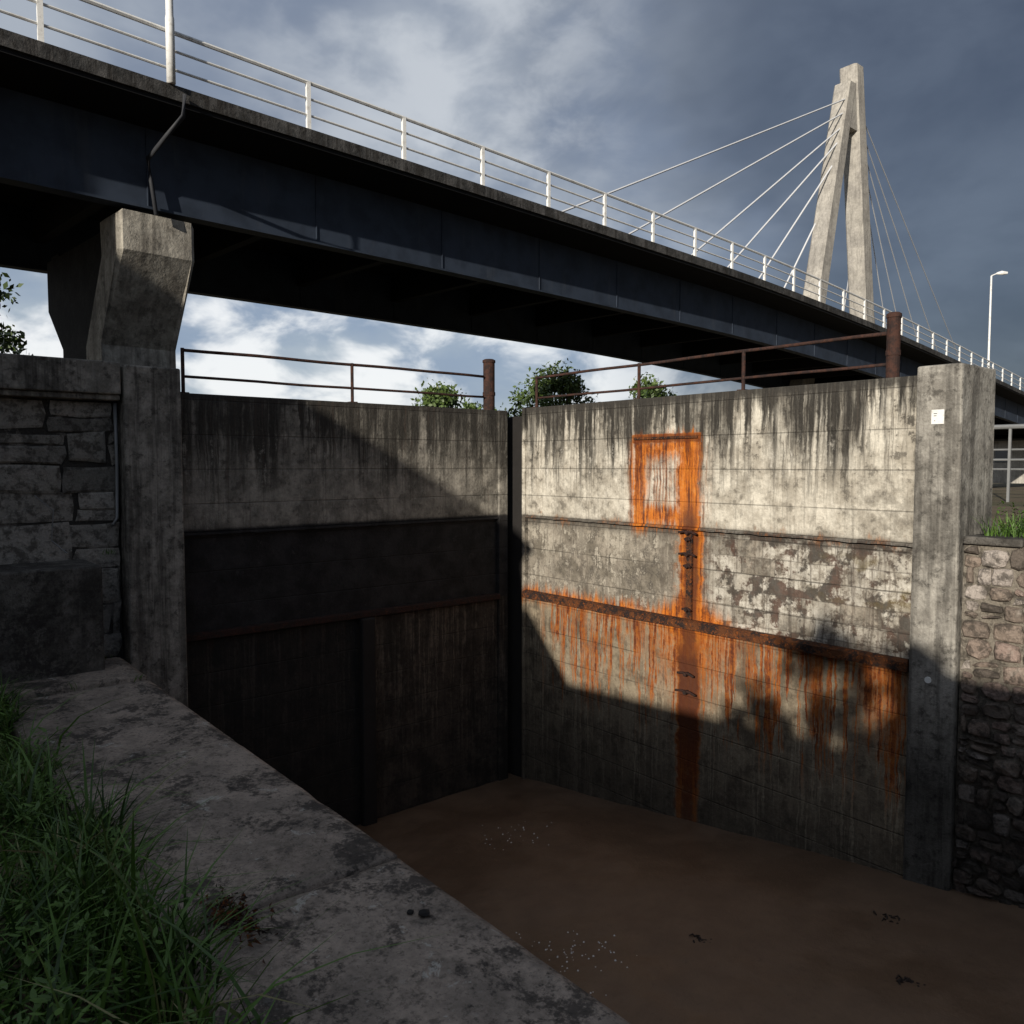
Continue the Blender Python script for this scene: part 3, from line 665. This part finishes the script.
# ------------------------------------------------------------------ far right: fences, store
fo=empty('fence',(5,9,-.7),'fence','grey metal fence on the bank beyond the pier')
MB().tube([(.9,9.2,.72),(14,9.2,.72)],.045,8).obj('top_rail',M['galv'],fo)
MB().tube([(.9,9.2,.1),(14,9.2,.1)],.022,8).obj('lower_rail',M['galv'],fo)
for i in range(10):
    x=.9+i*1.34; MB().box(x-.022,x+.022,9.18,9.22,-.8,.74).obj('post',M['galv'],fo)
fo=empty('fence',(0,24,-.7),'fence','distant grey post and rail fence on the bank')
for z in (.55,.2,-.15): MB().tube([(-12,24.2,z),(12,24.2,z)],.035,6).obj('rail',M['galv'],fo)
for i in range(13):
    x=-12+i*2.; MB().box(x-.05,x+.05,24.15,24.25,-.9,.62).obj('post',M['galv'],fo)
m=MB(); m.box(-24,-4,66,72,-1.5,2.0); bd=m.obj('warehouse',M['pylon'],base=(-14,69,-1.5),cat='building',label='low pale warehouse on the far bank')
m=MB(); m.hexa([(-24.3,65.6,2.),(-3.7,65.6,2.),(-3.7,69,2.9),(-24.3,69,2.9),(-24.3,65.6,2.15),(-3.7,65.6,2.15),(-3.7,69,3.05),(-24.3,69,3.05)]); m.hexa([(-24.3,69,2.9),(-3.7,69,2.9),(-3.7,72.4,2.),(-24.3,72.4,2.),(-24.3,69,3.05),(-3.7,69,3.05),(-3.7,72.4,2.15),(-24.3,72.4,2.15)]); m.obj('roof',M['slate'],bd)
for i in range(9): MB().box(-23+i*2.2,-21.9+i*2.2,65.95,65.99,.2,1.2).obj('window',M['glass'],bd)
# ------------------------------------------------------------------ sun, world, camera
d=Vector((-.4,1,-.3)).normalized()
sl=bpy.data.lights.new('sun','SUN'); sl.energy=5.; sl.angle=R(.5); sl.color=(1,.92,.80)
so=bpy.data.objects.new('sun',sl); so.rotation_euler=d.to_track_quat('-Z','Y').to_euler(); so.location=(10,-30,20); col.objects.link(so)
w=bpy.data.worlds.new('World'); scene.world=w; w.use_nodes=True; nt=w.node_tree; nt.nodes.clear()
g=G(nt); out=nt.nodes.new('ShaderNodeOutputWorld'); bg=nt.nodes.new('ShaderNodeBackground'); nt.links.new(bg.outputs[0],out.inputs[0])
sky=nt.nodes.new('ShaderNodeTexSky'); sky.sky_type='NISHITA'; sky.sun_disc=False; sky.sun_elevation=math.asin(-d.z); sky.sun_rotation=math.atan2(.4,-1.)
tc=nt.nodes.new('ShaderNodeTexCoord'); D=S(g,tc.outputs['Generated']); dx,dy,dz=g.sep(D)
rr=dx*.639+dy*.768
dzp=dz.mx(0.)+.35; q=g.vec(dx/dzp,dy/dzp,0.)
n1=g.noise(q,1.1,5,.55,.3); n2=g.noise(q,2.2,5,.52,.3); n3=g.noise(g.vec(dx,dy,dz*2.0),4.,5,.56,.3); n4=g.noise(g.vec(dx,dy,dz*1.6),10.,5,.58,.3)
k=10.
cl=lambda r_,g_,b_:(r_*k,g_*k,b_*k)
light=g.mix((n2*.5+n3*.5).sm(.40,.62),cl(.20,.24,.32),cl(.38,.42,.48))
dark=g.mix((n3*.5+n2*.5).sm(.36,.66),cl(.048,.062,.098),cl(.108,.132,.18))
c=g.mix((rr*1.0+(n1-.5)*.8+(n3-.5)*.4).sm(-.02,.34),light,dark)
lowm=dz.sm(.32,.16)*rr.sm(.34,.04)
blue=g.mix(n2.sm(.4,.6),cl(.27,.35,.48),cl(.38,.45,.53))
c=g.mix(lowm*.75,c,blue)
c=g.mix((n4*.45+n3*.6).sm(.48,.61)*lowm*.95,c,cl(.88,.89,.90))
c=g.mix((1.-(rr+.07).abs()*3.6).sm(0.,1.)*(n3*.5+n4*.5).sm(.42,.60)*dz.sm(.2,.36)*.8,c,cl(.58,.61,.65))
skc=S(g,sky.outputs[0])
c=g.mix(.9,skc,c)
c=g.mix(dz.sm(0.,-.05),c,cl(.04,.036,.033))
nt.links.new(c.k,bg.inputs[0]); bg.inputs[1].default_value=.11
cam=bpy.data.cameras.new('camera'); cam.lens=28.125; cam.sensor_width=36; cam.clip_end=9000; cam.clip_start=.05
co=bpy.data.objects.new('camera',cam); co.location=(9.2,-7.67,0); co.rotation_euler=(R(90-3.36),0,R(50.24)); col.objects.link(co); scene.camera=co
scene.view_settings.view_transform='Standard'; scene.view_settings.look='None'; scene.view_settings.exposure=0
for o in bpy.data.objects:
    if 'wb' in o: del o['wb']
